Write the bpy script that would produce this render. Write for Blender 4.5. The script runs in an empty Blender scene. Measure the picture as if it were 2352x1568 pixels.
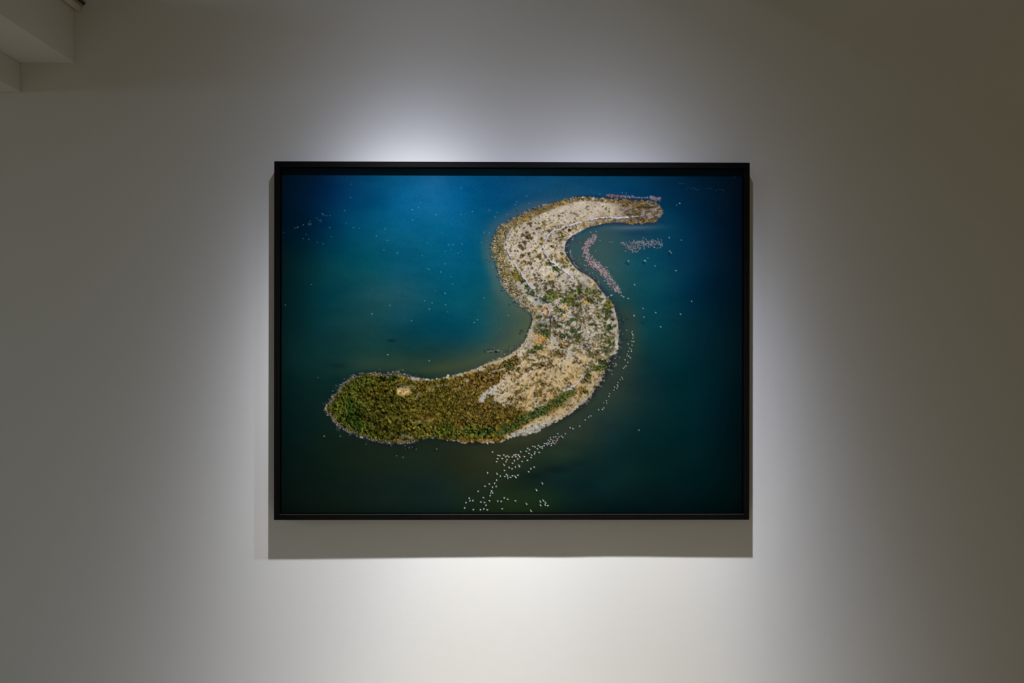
PAINT = True
import bpy, bmesh, math, random
import numpy as np
from mathutils import Vector, Euler, Matrix

scene = bpy.context.scene
C = scene.collection
# ------------------------------------------------------------------ camera
cam_data = bpy.data.cameras.new('camera'); cam_data.lens = 28.0; cam_data.sensor_width = 36.0
cam = bpy.data.objects.new('camera', cam_data); C.objects.link(cam)
CAM_LOC = np.array([-0.0217, -2.56195, 1.49892]); YAW, PITCH, ROLL = -0.00816, -0.00027, -0.00109
_R = Matrix.Rotation(YAW, 3, 'Z') @ Matrix.Rotation(PITCH, 3, 'X') @ Matrix.Rotation(ROLL, 3, 'Y')
cam.matrix_world = Matrix.Translation(Vector(CAM_LOC)) @ (_R @ Matrix.Rotation(math.pi/2, 3, 'X')).to_4x4()
scene.camera = cam
# ------------------------------------------------------------------ dim warm light of the rest of the gallery
world = bpy.data.worlds.new('world'); scene.world = world; world.use_nodes = True
bg = world.node_tree.nodes['Background']
bg.inputs['Color'].default_value = (1.0, 0.82, 0.40, 1); bg.inputs['Strength'].default_value = 0.100
# unseen cool area light, added far to the left to tint that side bluish
ld = bpy.data.lights.new('cool_left_fill', 'AREA'); ld.shape = 'RECTANGLE'; ld.size = 1.6; ld.size_y = 1.2
ld.color = (0.55, 0.75, 1.0); ld.energy = 26.0
lo = bpy.data.objects.new('cool_left_fill', ld); C.objects.link(lo); lo.location = (-5.2, -3.2, 2.6)
lo.rotation_euler = (Vector((-1.2, 0, 2.4))-lo.location).to_track_quat('-Z', 'Y').to_euler()
# two narrow gallery spots above the picture; each beam is bright and neutral in its core, cool and weak in its skirt
DEG = [0, 4, 8, 13, 18, 24, 30, 38, 47, 58]
def smooth_profile(val):
    t = np.linspace(0, 58, 30); g = np.interp(t, DEG, np.log(val)); k = np.array([.25, .5, .25])
    return t, np.exp(np.convolve(np.r_[g[0], g, g[-1]], k, 'valid'))
def spot(name, loc, aim, prof, power=52.2):
    d = bpy.data.lights.new(name, 'POINT'); d.shadow_soft_size = 0.022; d.energy = power; d.use_nodes = True
    nt = d.node_tree; em = nt.nodes['Emission']
    tc = nt.nodes.new('ShaderNodeTexCoord'); sx = nt.nodes.new('ShaderNodeSeparateXYZ'); ac = nt.nodes.new('ShaderNodeMath'); ac.operation = 'ARCCOSINE'
    mu = nt.nodes.new('ShaderNodeMath'); mu.operation = 'MULTIPLY'; mu.inputs[1].default_value = -1.0
    dv = nt.nodes.new('ShaderNodeMath'); dv.operation = 'DIVIDE'; dv.inputs[1].default_value = math.radians(60)
    rp = nt.nodes.new('ShaderNodeValToRGB'); rp.color_ramp.interpolation = 'LINEAR'
    nt.links.new(tc.outputs['Normal'], sx.inputs[0]); nt.links.new(sx.outputs['Z'], mu.inputs[0]); nt.links.new(mu.outputs[0], ac.inputs[0])
    nt.links.new(ac.outputs[0], dv.inputs[0]); nt.links.new(dv.outputs[0], rp.inputs[0]); nt.links.new(rp.outputs['Color'], em.inputs['Color'])
    t, v = smooth_profile(prof); el = rp.color_ramp.elements
    while len(el) > 1: el.remove(el[-1])
    for i, (a, b) in enumerate(zip(t, v)):
        e = el[0] if i == 0 else el.new(a/60)
        e.position = a/60; w = min(1, max(0, (a-9)/15)); e.color = (b*(1-.10*w), b*(1-.03*w), b*(1+.20*w), 1)
    e = el.new(1.0); e.color = (0, 0, 0, 1)
    o = bpy.data.objects.new(name, d); C.objects.link(o); o.location = loc
    o.rotation_euler = (Vector(aim)-Vector(loc)).to_track_quat('-Z', 'Y').to_euler()
    return o
spot('spotlight_beam', (-0.28, -0.78, 2.863), (-0.345, 0, 1.28), [3.6, 3.55, 3.45, 3.2, 1.2, .335, .13, .063, .034, .012])
spot('spotlight_beam', (0.36, -0.78, 2.863), (0.178, 0, 0.576), [7.0, 6.9, 6.8, 6.1, 3.0, .97, .255, .075, .027, .01])
# ------------------------------------------------------------------ exposure
vs = scene.view_settings
vs.view_transform = 'Standard'; vs.look = 'None'; vs.gamma = 1.0; vs.exposure = 0.0; vs.use_curve_mapping = False
scene.cycles.use_denoising = True

# ================================================================== the artwork, painted from traced outlines
# ---- canvas of the print, in the traced coordinates of the artwork ----
PX0, PY0, PW, PH = 640, 376, 1068, 808
RNG = np.random.default_rng(7)
_fy = np.fft.fftfreq(PH)[:, None]; _fx = np.fft.rfftfreq(PW)[None, :]
def blur(a, sx, sy=None):
    sy = sx if sy is None else sy
    g = np.exp(-2*np.pi**2*((_fx*sx)**2 + (_fy*sy)**2))
    return np.fft.irfft2(np.fft.rfft2(a)*g, s=(PH, PW))
def noise(sx, sy=None, ang=0.0, band=0.0):
    sy = sx if sy is None else sy
    c, s = np.cos(ang), np.sin(ang)
    fa, fb = _fx*c + _fy*s, -_fx*s + _fy*c
    g = np.exp(-2*np.pi**2*((fa*sx)**2 + (fb*sy)**2))
    if band: g = g - np.exp(-2*np.pi**2*((fa*sx*band)**2 + (fb*sy*band)**2))
    n = np.fft.irfft2(np.fft.rfft2(RNG.normal(size=(PH, PW)))*g, s=(PH, PW))
    n -= n.mean(); return n/n.std()
V, U = np.mgrid[0:PH, 0:PW].astype(float); U += PX0; V += PY0
def sstep(a, b, x):
    t = np.clip((x-a)/(b-a), 0, 1); return t*t*(3-2*t)
def poly(pts, soft=0.0, jit=None):
    u, v = (U, V) if jit is None else (U+jit[0], V+jit[1])
    p = np.array(pts, float); m = np.zeros((PH, PW), bool)
    for (x0, y0), (x1, y1) in zip(p, np.roll(p, -1, 0)):
        if y0 == y1: continue
        m ^= ((y0 > v) != (y1 > v)) & (u < (x1-x0)*(v-y0)/(y1-y0)+x0)
    m = m.astype(float)
    return np.clip(blur(m, soft), 0, 1) if soft else m
def pdist(pts, pad):
    """distance to an open line, only worked out within pad of it"""
    p = np.array(pts, float); d = np.full((PH, PW), 1e6)
    for a, b in zip(p[:-1], p[1:]):
        x0 = int(max(0, min(a[0], b[0])-pad-PX0)); x1 = int(min(PW, max(a[0], b[0])+pad+1-PX0))
        y0 = int(max(0, min(a[1], b[1])-pad-PY0)); y1 = int(min(PH, max(a[1], b[1])+pad+1-PY0))
        if x1 <= x0 or y1 <= y0: continue
        u, v = U[y0:y1, x0:x1], V[y0:y1, x0:x1]; ab = b-a
        t = np.clip(((u-a[0])*ab[0]+(v-a[1])*ab[1])/max(ab@ab, 1e-9), 0, 1)
        d[y0:y1, x0:x1] = np.minimum(d[y0:y1, x0:x1], np.hypot(u-a[0]-t*ab[0], v-a[1]-t*ab[1]))
    return d
def zz(ox, oy, pts, s=7.84): return [(ox+x/s, oy+y/s) for x, y in pts]
def mix(img, col, a):
    a = np.clip(a, 0, 1)[..., None]; return img*(1-a) + np.asarray(col, float)*a
# ---- water: colours read along lines across the artwork ----
WATER = {
 388: [(640,0,12,22),(700,0,18,38),(750,0,30,58),(800,0,48,86),(860,0,70,112),(930,2,86,142),(1000,24,96,156),(1050,8,88,150),(1100,0,80,135),(1200,8,75,122),(1300,0,67,110),(1400,0,60,98),(1500,0,42,72),(1600,0,25,45),(1706,0,8,20)],
 405: [(640,0,12,20),(700,0,18,38),(750,0,28,56),(800,0,48,86),(860,0,70,112),(930,0,85,142),(1000,20,95,157),(1050,5,88,152),(1100,0,80,136),(1200,8,75,122),(1300,0,68,112),(1400,0,60,98),(1500,0,42,72),(1600,0,25,45),(1706,0,8,20)],
 450: [(640,0,12,22),(700,0,20,42),(750,0,32,66),(800,0,50,90),(860,0,68,112),(930,0,90,150),(1000,12,97,162),(1050,0,95,156),(1100,0,82,136),(1200,14,76,118),(1300,24,70,106),(1400,4,65,102),(1500,0,50,80),(1600,0,30,52),(1706,0,9,21)],
 520: [(640,0,14,24),(700,0,23,40),(750,0,43,68),(800,0,65,97),(860,0,78,117),(930,0,92,146),(1000,0,98,152),(1050,0,92,150),(1100,0,82,127),(1380,22,66,92),(1460,30,68,88),(1520,6,60,86),(1550,0,52,80),(1600,0,36,60),(1650,0,22,40),(1706,0,10,22)],
 600: [(640,0,20,24),(700,0,32,40),(750,0,50,62),(800,0,65,80),(850,0,75,93),(930,0,80,116),(1000,0,88,126),(1050,0,88,129),(1100,0,85,117),(1330,40,72,78),(1390,40,79,84),(1450,16,72,88),(1500,0,67,92),(1550,0,52,78),(1600,0,40,65),(1650,0,24,41),(1706,0,12,22)],
 680: [(640,3,22,24),(700,0,35,40),(750,0,50,60),(800,8,62,72),(850,24,72,82),(930,25,80,98),(1000,5,82,106),(1050,0,85,111),(1100,0,76,99),(1150,30,82,90),(1440,18,64,72),(1500,0,61,78),(1550,0,50,68),(1600,0,36,55),(1650,0,24,38),(1706,0,14,22)],
 760: [(640,3,22,24),(700,2,35,38),(750,8,48,52),(800,20,58,60),(850,20,62,66),(930,8,62,72),(1000,0,65,82),(1050,0,66,86),(1100,10,72,86),(1150,48,77,76),(1210,60,76,66),(1450,25,61,64),(1500,0,55,67),(1550,0,46,58),(1600,0,36,48),(1650,0,26,36),(1706,0,15,20)],
 830: [(640,2,24,25),(700,5,36,36),(750,10,44,44),(800,12,48,46),(850,15,50,46),(930,20,52,48),(1000,33,57,48),(1060,44,64,52),(1110,50,64,52),(1430,44,56,48),(1500,6,46,51),(1550,0,40,46),(1600,0,34,42),(1650,0,26,34),(1706,0,16,20)],
 900: [(640,2,22,22),(700,5,30,30),(750,8,34,32),(1400,42,54,48),(1430,38,53,47),(1480,18,44,46),(1550,0,38,42),(1600,0,34,40),(1650,0,24,32),(1706,0,14,18)],
 1000:[(640,2,18,18),(700,8,26,24),(740,12,30,24),(1200,48,50,36),(1330,44,54,43),(1400,20,44,44),(1480,5,36,38),(1550,0,32,36),(1600,0,29,35),(1650,0,20,26),(1706,0,12,16)],
 1050:[(640,3,16,15),(750,10,26,20),(850,22,34,24),(950,25,38,26),(1050,36,42,26),(1120,42,46,27),(1200,40,47,29),(1300,25,46,37),(1400,12,38,38),(1500,2,30,32),(1600,0,26,30),(1706,0,12,14)],
 1110:[(640,4,15,14),(800,12,26,22),(900,14,28,26),(1000,15,32,30),(1080,28,38,28),(1150,29,39,27),(1200,18,33,27),(1300,10,35,37),(1400,6,34,36),(1500,2,26,28),(1600,0,22,25),(1706,0,10,12)],
 1165:[(640,3,12,10),(800,12,25,20),(900,14,28,24),(1000,14,32,30),(1080,22,36,24),(1180,28,42,22),(1250,22,38,20),(1300,10,30,26),(1400,3,22,24),(1500,2,20,24),(1600,0,15,18),(1706,0,8,9)],
 1182:[(640,2,9,8),(800,8,18,14),(900,9,20,17),(1000,9,22,20),(1080,14,26,17),(1180,18,30,15),(1250,14,27,14),(1300,7,21,18),(1400,2,15,17),(1500,1,13,16),(1600,0,10,12),(1706,0,6,7)]}
def water():
    ys = sorted(WATER); rows = []
    for y in ys:
        r = np.array(WATER[y], float)
        rows.append(np.stack([np.interp(U[0], r[:, 0], r[:, 1+c]) for c in range(3)], -1))
    rows = np.array(rows); vv = V[:, 0]; out = np.zeros((PH, PW, 3))
    i = np.clip(np.searchsorted(ys, vv)-1, 0, len(ys)-2); t = (vv-np.array(ys)[i])/(np.array(ys)[i+1]-np.array(ys)[i]); t = np.clip(t, 0, 1)
    out = rows[i]*(1-t)[:, None, None] + rows[i+1]*t[:, None, None]
    pad = 40
    big = np.pad(out, ((pad, pad), (pad, pad), (0, 0)), mode='edge')
    k = np.exp(-.5*(np.arange(-30, 31)/11.)**2); k /= k.sum()
    for ax in (0, 1):
        big = np.apply_along_axis(lambda m: np.convolve(m, k, 'same'), ax, big) if False else sum(np.roll(big, j, ax)*k[j+30] for j in range(-30, 31))
    return big[pad:-pad, pad:-pad]
SHORE = [(1339.8,452.1),(1316.8,453.4),(1288.8,460.4),(1259.4,468.7),(1233.9,477),(1208.4,485.9),(1189.3,496.1),(1171.4,506.3),(1154.8,516.5),(1144.6,524.2),(1137,537),(1131.9,552.2),(1130,567.6),(1131.3,582.9),(1134.4,593),(1138.3,604.5),(1144,622),(1150.5,640),(1153,655),(1162,667.6),(1174.8,681.6),(1191.4,693.1),(1199,705.9),(1214.4,713.5),(1221.5,722.4),(1223.6,731.4),(1221.5,744.1),(1215.7,755.6),(1210.6,769.6),(1206.7,781.1),(1194.4,797),(1175.3,811),(1158,820),(1146,826),(1124.7,832),(1100.3,842.3),(1087.6,847.4),(1072.2,854),(1049.3,859.6),(1031.4,863),(1011,868.1),(991.9,871.2),(976.6,870.6),(959.6,865.2),(936.6,863),(914.9,856.3),(902.2,855.3),(883,857.9),(855,856.6),(834.6,856.4),(816.7,862.3),(801.4,868.1),(791.2,878.3),(781,887.2),(775.9,897.4),(765.7,907.6),(756.8,920.4),(748.9,934.4),(747.5,944.6),(757.5,954.8),(766.4,967.6),(774.1,975.2),(785.6,984.1),(803.4,994.3),(821.3,1000.7),(838.4,1004.5),(851.2,1010.9),(870.3,1016),(890.7,1019.2),(915,1018.6),(939.2,1017.9),(953.2,1012.2),(972.3,1007.1),(1001.7,1004.5),(1017,1010.5),(1049.3,1010.6),(1062,1016.3),(1074.8,1016),(1106.7,1016),(1138.6,1016),(1155.2,1012.2),(1166.6,1006.3),(1189.6,1002.5),(1215.1,998.2),(1234.2,991.8),(1259.7,976.2),(1293.9,959),(1310.5,947.5),(1325.8,938.6),(1338.6,927.1),(1351.3,915.6),(1362.1,903.1),(1369.2,887.6),(1379.4,874.8),(1387,858.2),(1396.2,841.6),(1399.8,828.9),(1403.3,818.7),(1416.7,809.7),(1421.8,791.9),(1421.8,772.8),(1420.9,756),(1418.9,736.9),(1413.5,716.5),(1408.4,697.4),(1400.8,688.5),(1389.3,677),(1378.1,664.2),(1370.4,651.2),(1360.7,641),(1347,631.9),(1326.6,620.4),(1314.2,606.7),(1302.8,589.2),(1296.4,575.2),(1297,562.4),(1304,549.7),(1316.8,539.5),(1336,529.3),(1350,521.6),(1369,517),(1388.4,512.9),(1407.6,510.4),(1433,512.3),(1458.6,512.9),(1479,512.9),(1496.8,511),(1509.6,506.5),(1518.5,498.9),(1524.3,486.1),(1518.5,475.9),(1507,464.4),(1484.1,460.6),(1458.6,460),(1430.5,458.7),(1394.8,455.5),(1369.3,453.6)]
def dots(img, pts, col, a=1.0):
    """small soft ellipses: (x, y, half length, half width, angle)"""
    for q in pts:
        x, y, l, w, an = q[:5]; al = q[5] if len(q) > 5 else a
        r = int(3*max(l, w)+2); cx, cy = x-PX0, y-PY0
        x0, x1, y0, y1 = int(max(0, cx-r)), int(min(PW, cx+r+1)), int(max(0, cy-r)), int(min(PH, cy+r+1))
        if x1 <= x0 or y1 <= y0: continue
        uu = U[y0:y1, x0:x1]-x; vv = V[y0:y1, x0:x1]-y; c, s = np.cos(an), np.sin(an)
        k = ((uu*c+vv*s)/l)**2 + ((-uu*s+vv*c)/w)**2
        al2 = (al*np.exp(-.5*k**1.5))[..., None]
        img[y0:y1, x0:x1] = img[y0:y1, x0:x1]*(1-al2) + np.asarray(col, float)*al2
def blobmask(items):
    """soft bushes: (x, y, rx, ry)"""
    m = np.zeros((PH, PW))
    for x, y, rx, ry in items:
        r = int(2.2*max(rx, ry)+2); cx, cy = x-PX0, y-PY0
        x0, x1, y0, y1 = int(max(0, cx-r)), int(min(PW, cx+r+1)), int(max(0, cy-r)), int(min(PH, cy+r+1))
        k = ((U[y0:y1, x0:x1]-x)/rx)**2 + ((V[y0:y1, x0:x1]-y)/ry)**2
        m[y0:y1, x0:x1] = np.maximum(m[y0:y1, x0:x1], np.exp(-.7*k**1.5))
    return m
def paint_print():
    img = water()
    hi = sstep(60, 150, img[..., 2]); img = img*np.stack([np.ones_like(hi), 1-.01*hi, 1-.115*hi], -1)+np.array([7., 1, 0])*hi[..., None]
    # ---- fine ripples and slow mottling of the water ----
    rip = noise(1.5, .7, .1, 2.2); slow = noise(26, 13, 0); mid = noise(9, 4, .15)
    lum = img.mean(-1, keepdims=True)
    img = img*(1 + .022*rip[..., None]*np.clip(lum/45, .3, 1) + .018*noise(.6)[..., None]) + (np.array([.5, .9, .75])*(lum/40))*(1.1*slow[..., None] + .7*mid[..., None])
    big = noise(55, 30); img = img + np.array([2.2, 1.6, .2])*(big*np.clip(lum[..., 0]/40, 0, 1.2))[..., None]
    # ---- island outline ----
    calm = 1-.6*poly([(1040,830),(1180,780),(1220,800),(1160,850),(1040,880)], 6)-.75*poly([(1285,590),(1285,540),(1320,520),(1420,500),(1420,530),(1340,545),(1320,590),(1420,690),(1435,800),(1380,690),(1300,610)], 5)
    jx, jy = 1.5*noise(1.5)*calm, 1.5*noise(1.5)*calm
    isl = poly(SHORE, .45, (jx, jy)); core = poly(SHORE)
    ds = pdist(SHORE+[SHORE[0]], 75); ds = np.where(ds > 75, 75, ds)
    out = np.where(core > .5, 0, ds)
    # ---- shallows: pale rim of sand under the water round the island ----
    topleft = sstep(1345, 1230, U)*sstep(770, 640, V)*sstep(445, 470, V+.0*U)
    img = mix(img, (70, 98, 98), .8*np.exp(-(out/25)**3.5)*topleft*sstep(480, 590, V))
    img = mix(img, (62, 88, 106), .75*np.exp(-(out/22)**3.5)*topleft*sstep(590, 480, V))
    botleft = sstep(1235, 1215, U)*sstep(640, 730, V)*sstep(880, 800, V)
    img = mix(img, (84, 92, 68), .7*np.exp(-(out/36)**2)*botleft)
    img = mix(img, (52, 62, 62), .55*np.exp(-(out/10)**2)*sstep(1260, 1225, U)*sstep(770, 800, V)*sstep(960, 1100, U)*(V < 880))
    img = mix(img, (78, 80, 40), .42*np.exp(-((U-1015)/60)**2-((V-846-.10*(1010-U))/9)**2))
    img = mix(img, (48, 56, 40), .3*np.exp(-((U-905)/75)**2-((V-846)/9)**2))
    img = mix(img, (18, 32, 34), .55*np.exp(-(out/6)**2)*sstep(1000, 940, U))
    lower = sstep(640, 720, V)*sstep(1370, 1400, U)
    img = mix(img, (50, 62, 52), .7*np.exp(-((out-24)/22)**2)*lower*sstep(900, 760, V)*sstep(650, 740, V))
    img = mix(img, (36, 48, 50), .8*np.exp(-(out/12)**2)*lower)
    img = mix(img, (48, 54, 44), .8*np.exp(-((out-22)/16)**2)*sstep(1230, 1290, U)*sstep(800, 850, V)*sstep(1400, 1370, U*.5+V*.82))
    img = mix(img, (26, 32, 32), .75*np.exp(-(out/8)**2)*sstep(1230, 1290, U)*sstep(810, 850, V))
    img = mix(img, (16, 22, 26), .7*np.exp(-(out/5)**2)*sstep(1150, 1100, U)*(V > 900))
    img = mix(img, (56, 58, 36), .5*np.exp(-((out-8)/12)**2)*sstep(1150, 1180, U)*sstep(1270, 1240, U)*(V > 960))
    # the bay on the inner side: dark edge, then sand under the water
    bay = poly([(1290,540),(1330,526),(1380,510),(1520,512),(1540,560),(1480,700),(1410,700),(1330,630),(1300,600)], 10)
    img = mix(img, (62, 84, 80), .62*bay*sstep(1470, 1370, U)*sstep(720, 640, V))
    img = mix(img, (94, 108, 120), .6*np.exp(-((U-1455)/55)**2-((V-522-.02*(1455-U))/5.5)**2))
    img = mix(img, (14, 52, 84), .6*np.exp(-((U-1468)/38)**2-((V-536)/6.5)**2))
    img = mix(img, (20, 40, 70), .7*np.exp(-((out)/5.5)**2)*poly([(1330,535),(1370,514),(1530,500),(1530,530),(1400,524),(1345,540)], 3))
    img = mix(img, (38, 46, 68), .8*np.exp(-(np.maximum(out-2, 0)/7.0)**2)*poly([(1285,540),(1318,532),(1330,560),(1326,600),(1385,650),(1412,680),(1392,690),(1340,640),(1290,590)], 3))
    img = mix(img, (24, 44, 72), .7*np.exp(-((out-1.5)/4)**2)*poly([(1325,440),(1520,452),(1530,470),(1450,462),(1325,458)], 2))
    img = mix(img, (30, 48, 26), .45*np.exp(-((U-1215)/65)**2-((V-1142)/26)**2)); img = mix(img, (50, 54, 30), .4*np.exp(-((U-1150)/60)**2-((V-1052)/22)**2)); img = mix(img, (44, 58, 40), .4*np.exp(-((U-1290)/40)**2-((V-1040)/16)**2))
    # dark weed patches
    for x, y, rx, ry, a in [(1278,1078,36,9,.55),(1225,1092,30,9,.42),(1330,1063,20,7,.3),(899,782,10,4,.55),(775,840,26,7,.35),(1180,694,3,2,.6),(1170,700,2,1.5,.6),(1196,760,2,2,.7),(1199,757,1.5,1.5,.6),(1194,766,2.5,1.6,.7),(1201,762,1.5,1.5,.6),(1522,509,2,1.5,.7),(1162,667,2,1.6,.6),(1117,597,2,1.4,.5),(1446,665,3,1.2,.5),(1456,672,2,1.2,.4),(1545,734,3,1.6,.45),(1558,741,2.4,1.4,.4),(1476,742,3,1.8,.5),(1310,452,2,1,.5),(1428,733,3,1.6,.6),(1431,740,2.4,1.6,.6),(1440,733,3,1.5,.55),(1428,780,2.2,1.6,.5),(1440,780,2.4,1.6,.5)]:
        img = mix(img, (6, 20, 26), a*np.exp(-((U-x)/rx)**2-((V-y)/ry)**2))
    # ---- island ground ----
    unit = lambda a: (a-a.mean())/a.std()
    fine = noise(.5); f2 = noise(.8)
    n1 = unit(noise(.9)+.5*fine); n2 = unit(noise(1.7)+.75*noise(.95)+.45*fine); n3 = unit(noise(2.8)+.7*noise(1.4)+.45*f2); n5 = noise(5.5)
    n10 = noise(10); grain = unit(fine+.9*f2+.6*noise(1.3))
    stalk = noise(.7, 1.6, .1)
    shade = lambda n, k=1.3: (n - np.roll(np.roll(n, -1, 0), 1, 1))*k       # lit from the upper right
    s1, s2, s3 = shade(f2, .6), shade(noise(1.2), .9), shade(noise(1.8), 1.2)
    sand = np.zeros((PH, PW, 3)) + np.array([186, 175, 155])
    g = sand.copy()
    warm = sstep(800, 860, V)*sstep(1110, 1200, U)
    g = mix(g, (192, 163, 118), .8*warm)
    g = mix(g, (170, 158, 138), sstep(1330, 1460, U)*sstep(520, 500, V))
    g = mix(g, (148, 139, 128), sstep(1400, 1480, U)*sstep(520, 500, V))
    g = mix(g, (190, 178, 158), poly([(1165,560),(1190,545),(1200,600),(1230,640),(1200,640),(1175,600)], 4))
    g = mix(g, (200, 188, 168), .8*poly([(1165,560),(1230,540),(1300,570),(1330,630),(1370,660),(1330,700),(1250,670),(1200,640)], 14))
    g = mix(g, (176, 167, 156), sstep(620, 660, V)*sstep(800, 760, V)*.6)
    bare = poly([(1250,500),(1290,468),(1340,460),(1400,470),(1430,490),(1400,500),(1340,502),(1290,512)], 7)
    g = g*(1 + (.055-.025*bare)[..., None]*grain[..., None] + (.035-.03*bare)[..., None]*n3[..., None] + .03*n5[..., None])
    def clumps(g, dens, cols, n, sh, mask, amp=34, soft=.35):
        """tufts where the noise exceeds the local density; dark on the side away from the sun"""
        th = np.where(dens > .001, 2.6-3.6*dens, 9.0)
        a = sstep(-soft, soft, n-th)*np.clip(mask, 0, 1)
        sel = sstep(-1.1, 1.1, n10*.5+n5*.7+.5*n2)[..., None]
        col = np.asarray(cols[0], float)*(1-sel)+np.asarray(cols[1], float)*sel
        sha = sstep(-soft, soft, np.roll(np.roll(n, 1, 0), -1, 1)-th)*np.clip(mask, 0, 1)*(1-a)
        g = mix(g, (84, 76, 66), .55*sha)
        col = col*(1+.24*grain[..., None]+.014*amp*sh[..., None])
        a = a*(.86+.10*np.clip(grain, -1, 1))
        return g*(1-a[..., None]) + np.clip(col, 0, 255)*a[..., None]
    Z = lambda pts, s=6: poly(pts, s)
    # sparse tufts on the sand everywhere
    g = clumps(g, .22-.10*bare+.05*n10, ((104,94,58),(122,112,74)), n1, s1, np.ones_like(U)*.8, 20)
    # upper part: yellow olive tufts and dark brown shrubs
    up = Z([(1150,560),(1180,520),(1240,500),(1300,512),(1340,505),(1340,530),(1300,545),(1300,580),(1330,625),(1260,650),(1200,640),(1160,600)], 7)
    g = clumps(g, .50+.10*n10, ((98,86,46),(134,116,62)), n2, s2, up, 30)
    g = clumps(g, .30+.08*n10, ((74,64,36),(106,88,40)), n3, s2, up, 26)
    strip = poly([(1262,560),(1268,540),(1290,528),(1340,516),(1350,520),(1315,540),(1292,558),(1292,580),(1308,604),(1300,610),(1272,590)], 4)
    g = clumps(g, .62+.08*n10, ((98,84,46),(138,116,62)), n2, s2, strip, 24)
    g = mix(g, np.array([204, 192, 174])*(1+.05*grain[..., None]), .75*poly([(1172,556),(1188,552),(1192,575),(1200,592),(1188,596),(1176,580)], 3)*sstep(1.6, .6, n2))
    b = 1.1*blobmask([(1209,538,13,7),(1214,546,9,5),(1203,558,7,6),(1196,566,8,5),(1203,570,8,6),(1217,513,8,4),(1199,586,6,5),(1214,582,5,3),(1217,605,6,5),(1205,600,4,3),(1246,511,5,2.4),(1262,530,7,4),(1287,496,6,3),(1295,525,9,5),(1309,528,8,4),(1222,617,4,3)])
    g = clumps(g, b*1.0, ((70,60,34),(92,74,34)), n2*.9, s2, b*2.2, 26)
    g = clumps(g, .36*poly([(1290,486),(1330,478),(1380,476),(1400,486),(1360,494),(1310,498)], 5), ((92,80,64),(112,98,76)), unit(noise(2.6, .9)+.5*f2), s2, np.ones_like(U)*.9, 18)
    # greyish brown scrub of the far tip
    tip = Z([(1410,458),(1470,458),(1512,466),(1528,486),(1515,506),(1470,516),(1400,514),(1360,516),(1370,506),(1440,496),(1430,480)], 8)
    g = mix(g, np.array([134, 124, 112])*(1+.07*grain[..., None]), .8*tip*sstep(1395, 1440, U))
    g = clumps(g, .68+.12*n10, ((84,70,46),(106,88,58)), unit(noise(2.4, 1.1)+.5*f2), s1, tip, 16)
    g = clumps(g, .52, ((64,53,30),(88,70,38)), unit(noise(3.4, 1.5)+.5*f2), s2, tip, 14)
    rim = Z([(1290,456),(1340,450),(1430,457),(1480,460),(1510,468),(1480,472),(1420,466),(1340,458),(1310,466),(1270,476),(1240,490),(1215,496),(1235,478)], 2)
    g = clumps(g, .86, ((80,66,36),(112,92,48)), n2, s2, np.clip(1.4*rim, 0, 1), 20)
    low = Z([(1350,520),(1380,508),(1430,506),(1480,508),(1500,504),(1500,514),(1430,514),(1390,514),(1350,526)], 2)
    g = clumps(g, .82, ((100,76,36),(132,104,56)), n2, s2, np.clip(1.4*low, 0, 1), 18)
    # middle: green and brown scrub with pale gaps
    midm = Z([(1215,640),(1270,640),(1340,640),(1372,660),(1412,720),(1418,800),(1400,830),(1300,800),(1225,790),(1235,740),(1235,700)], 8)
    g = clumps(g, .60+.10*n10, ((80,76,46),(120,106,72)), n2, s2, midm, 32)
    g = clumps(g, .52+.12*noise(14), ((58,60,36),(80,66,46)), n3, s2, midm, 22)
    # lower middle: straw ground with brown tufts
    lm = Z([(1100,850),(1180,815),(1240,790),(1330,800),(1400,830),(1385,870),(1330,935),(1240,960),(1120,960),(1060,900)], 9)
    g = clumps(g, .60+.10*n10, ((98,80,44),(140,114,66)), n2, s2, lm, 30)
    g = clumps(g, .42+.12*n10, ((80,66,36),(106,86,44)), n3, s2, lm, 26)
    bl = blobmask([(1281,811,24,17),(1296,795,16,8),(1238,838,20,8),(1262,842,16,9),(1212,848,16,9),(1196,862,18,8),(1236,797,14,7),(1222,808,15,9),(1203,820,16,7),(1180,832,18,8),(1174,846,20,9),(1130,860,26,9),(1150,866,22,10),(1110,866,26,9),(1090,872,26,10),(1212,826,10,6),(1322,822,8,10),(1248,820,8,6),(1150,900,14,6),(1185,898,12,5),(1205,915,14,6),(1170,915,16,7),(1160,930,22,8),(1256,908,9,6),(1240,925,16,7),(1340,846,14,10),(1334,830,10,8),(1186,878,11,5),(1300,868,6,3),(1270,900,12,6)])
    g = clumps(g, bl*.84, ((78,62,32),(98,80,38)), n2*.9, s2, bl*2.2, 32)
    # lower left: continuous olive and rust cover
    dense = Z([(748,940),(775,900),(800,870),(840,858),(900,856),(925,866),(980,872),(1050,864),(1110,846),(1150,830),(1190,815),(1205,830),(1150,870),(1150,884),(1118,890),(1125,912),(1160,930),(1220,940),(1240,955),(1170,1000),(1150,1014),(1060,1016),(1010,1008),(940,1014),(880,1016),(800,990)], 3)
    cov = np.zeros((PH, PW, 3)) + np.array([94, 78, 34])
    cov = mix(cov, (86, 78, 30), sstep(1090, 1000, U)); cov = mix(cov, (68, 66, 25), sstep(960, 900, U))
    cov = mix(cov, (106, 82, 36), sstep(1.0, 2.0, noise(16))*.55)
    cov = mix(cov, (116, 98, 34), sstep(.9, 2.0, noise(12, 5))*.6)
    cov = mix(cov, (108, 84, 42), .55*sstep(1010, 1080, U)*sstep(905, 880, V))
    grn = Z([(752,935),(800,880),(850,862),(915,862),(900,880),(850,900),(830,920),(838,950),(860,990),(900,1010),(850,1008),(790,985)], 9)
    cov = mix(cov, (74, 80, 28), .75*grn)
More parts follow.
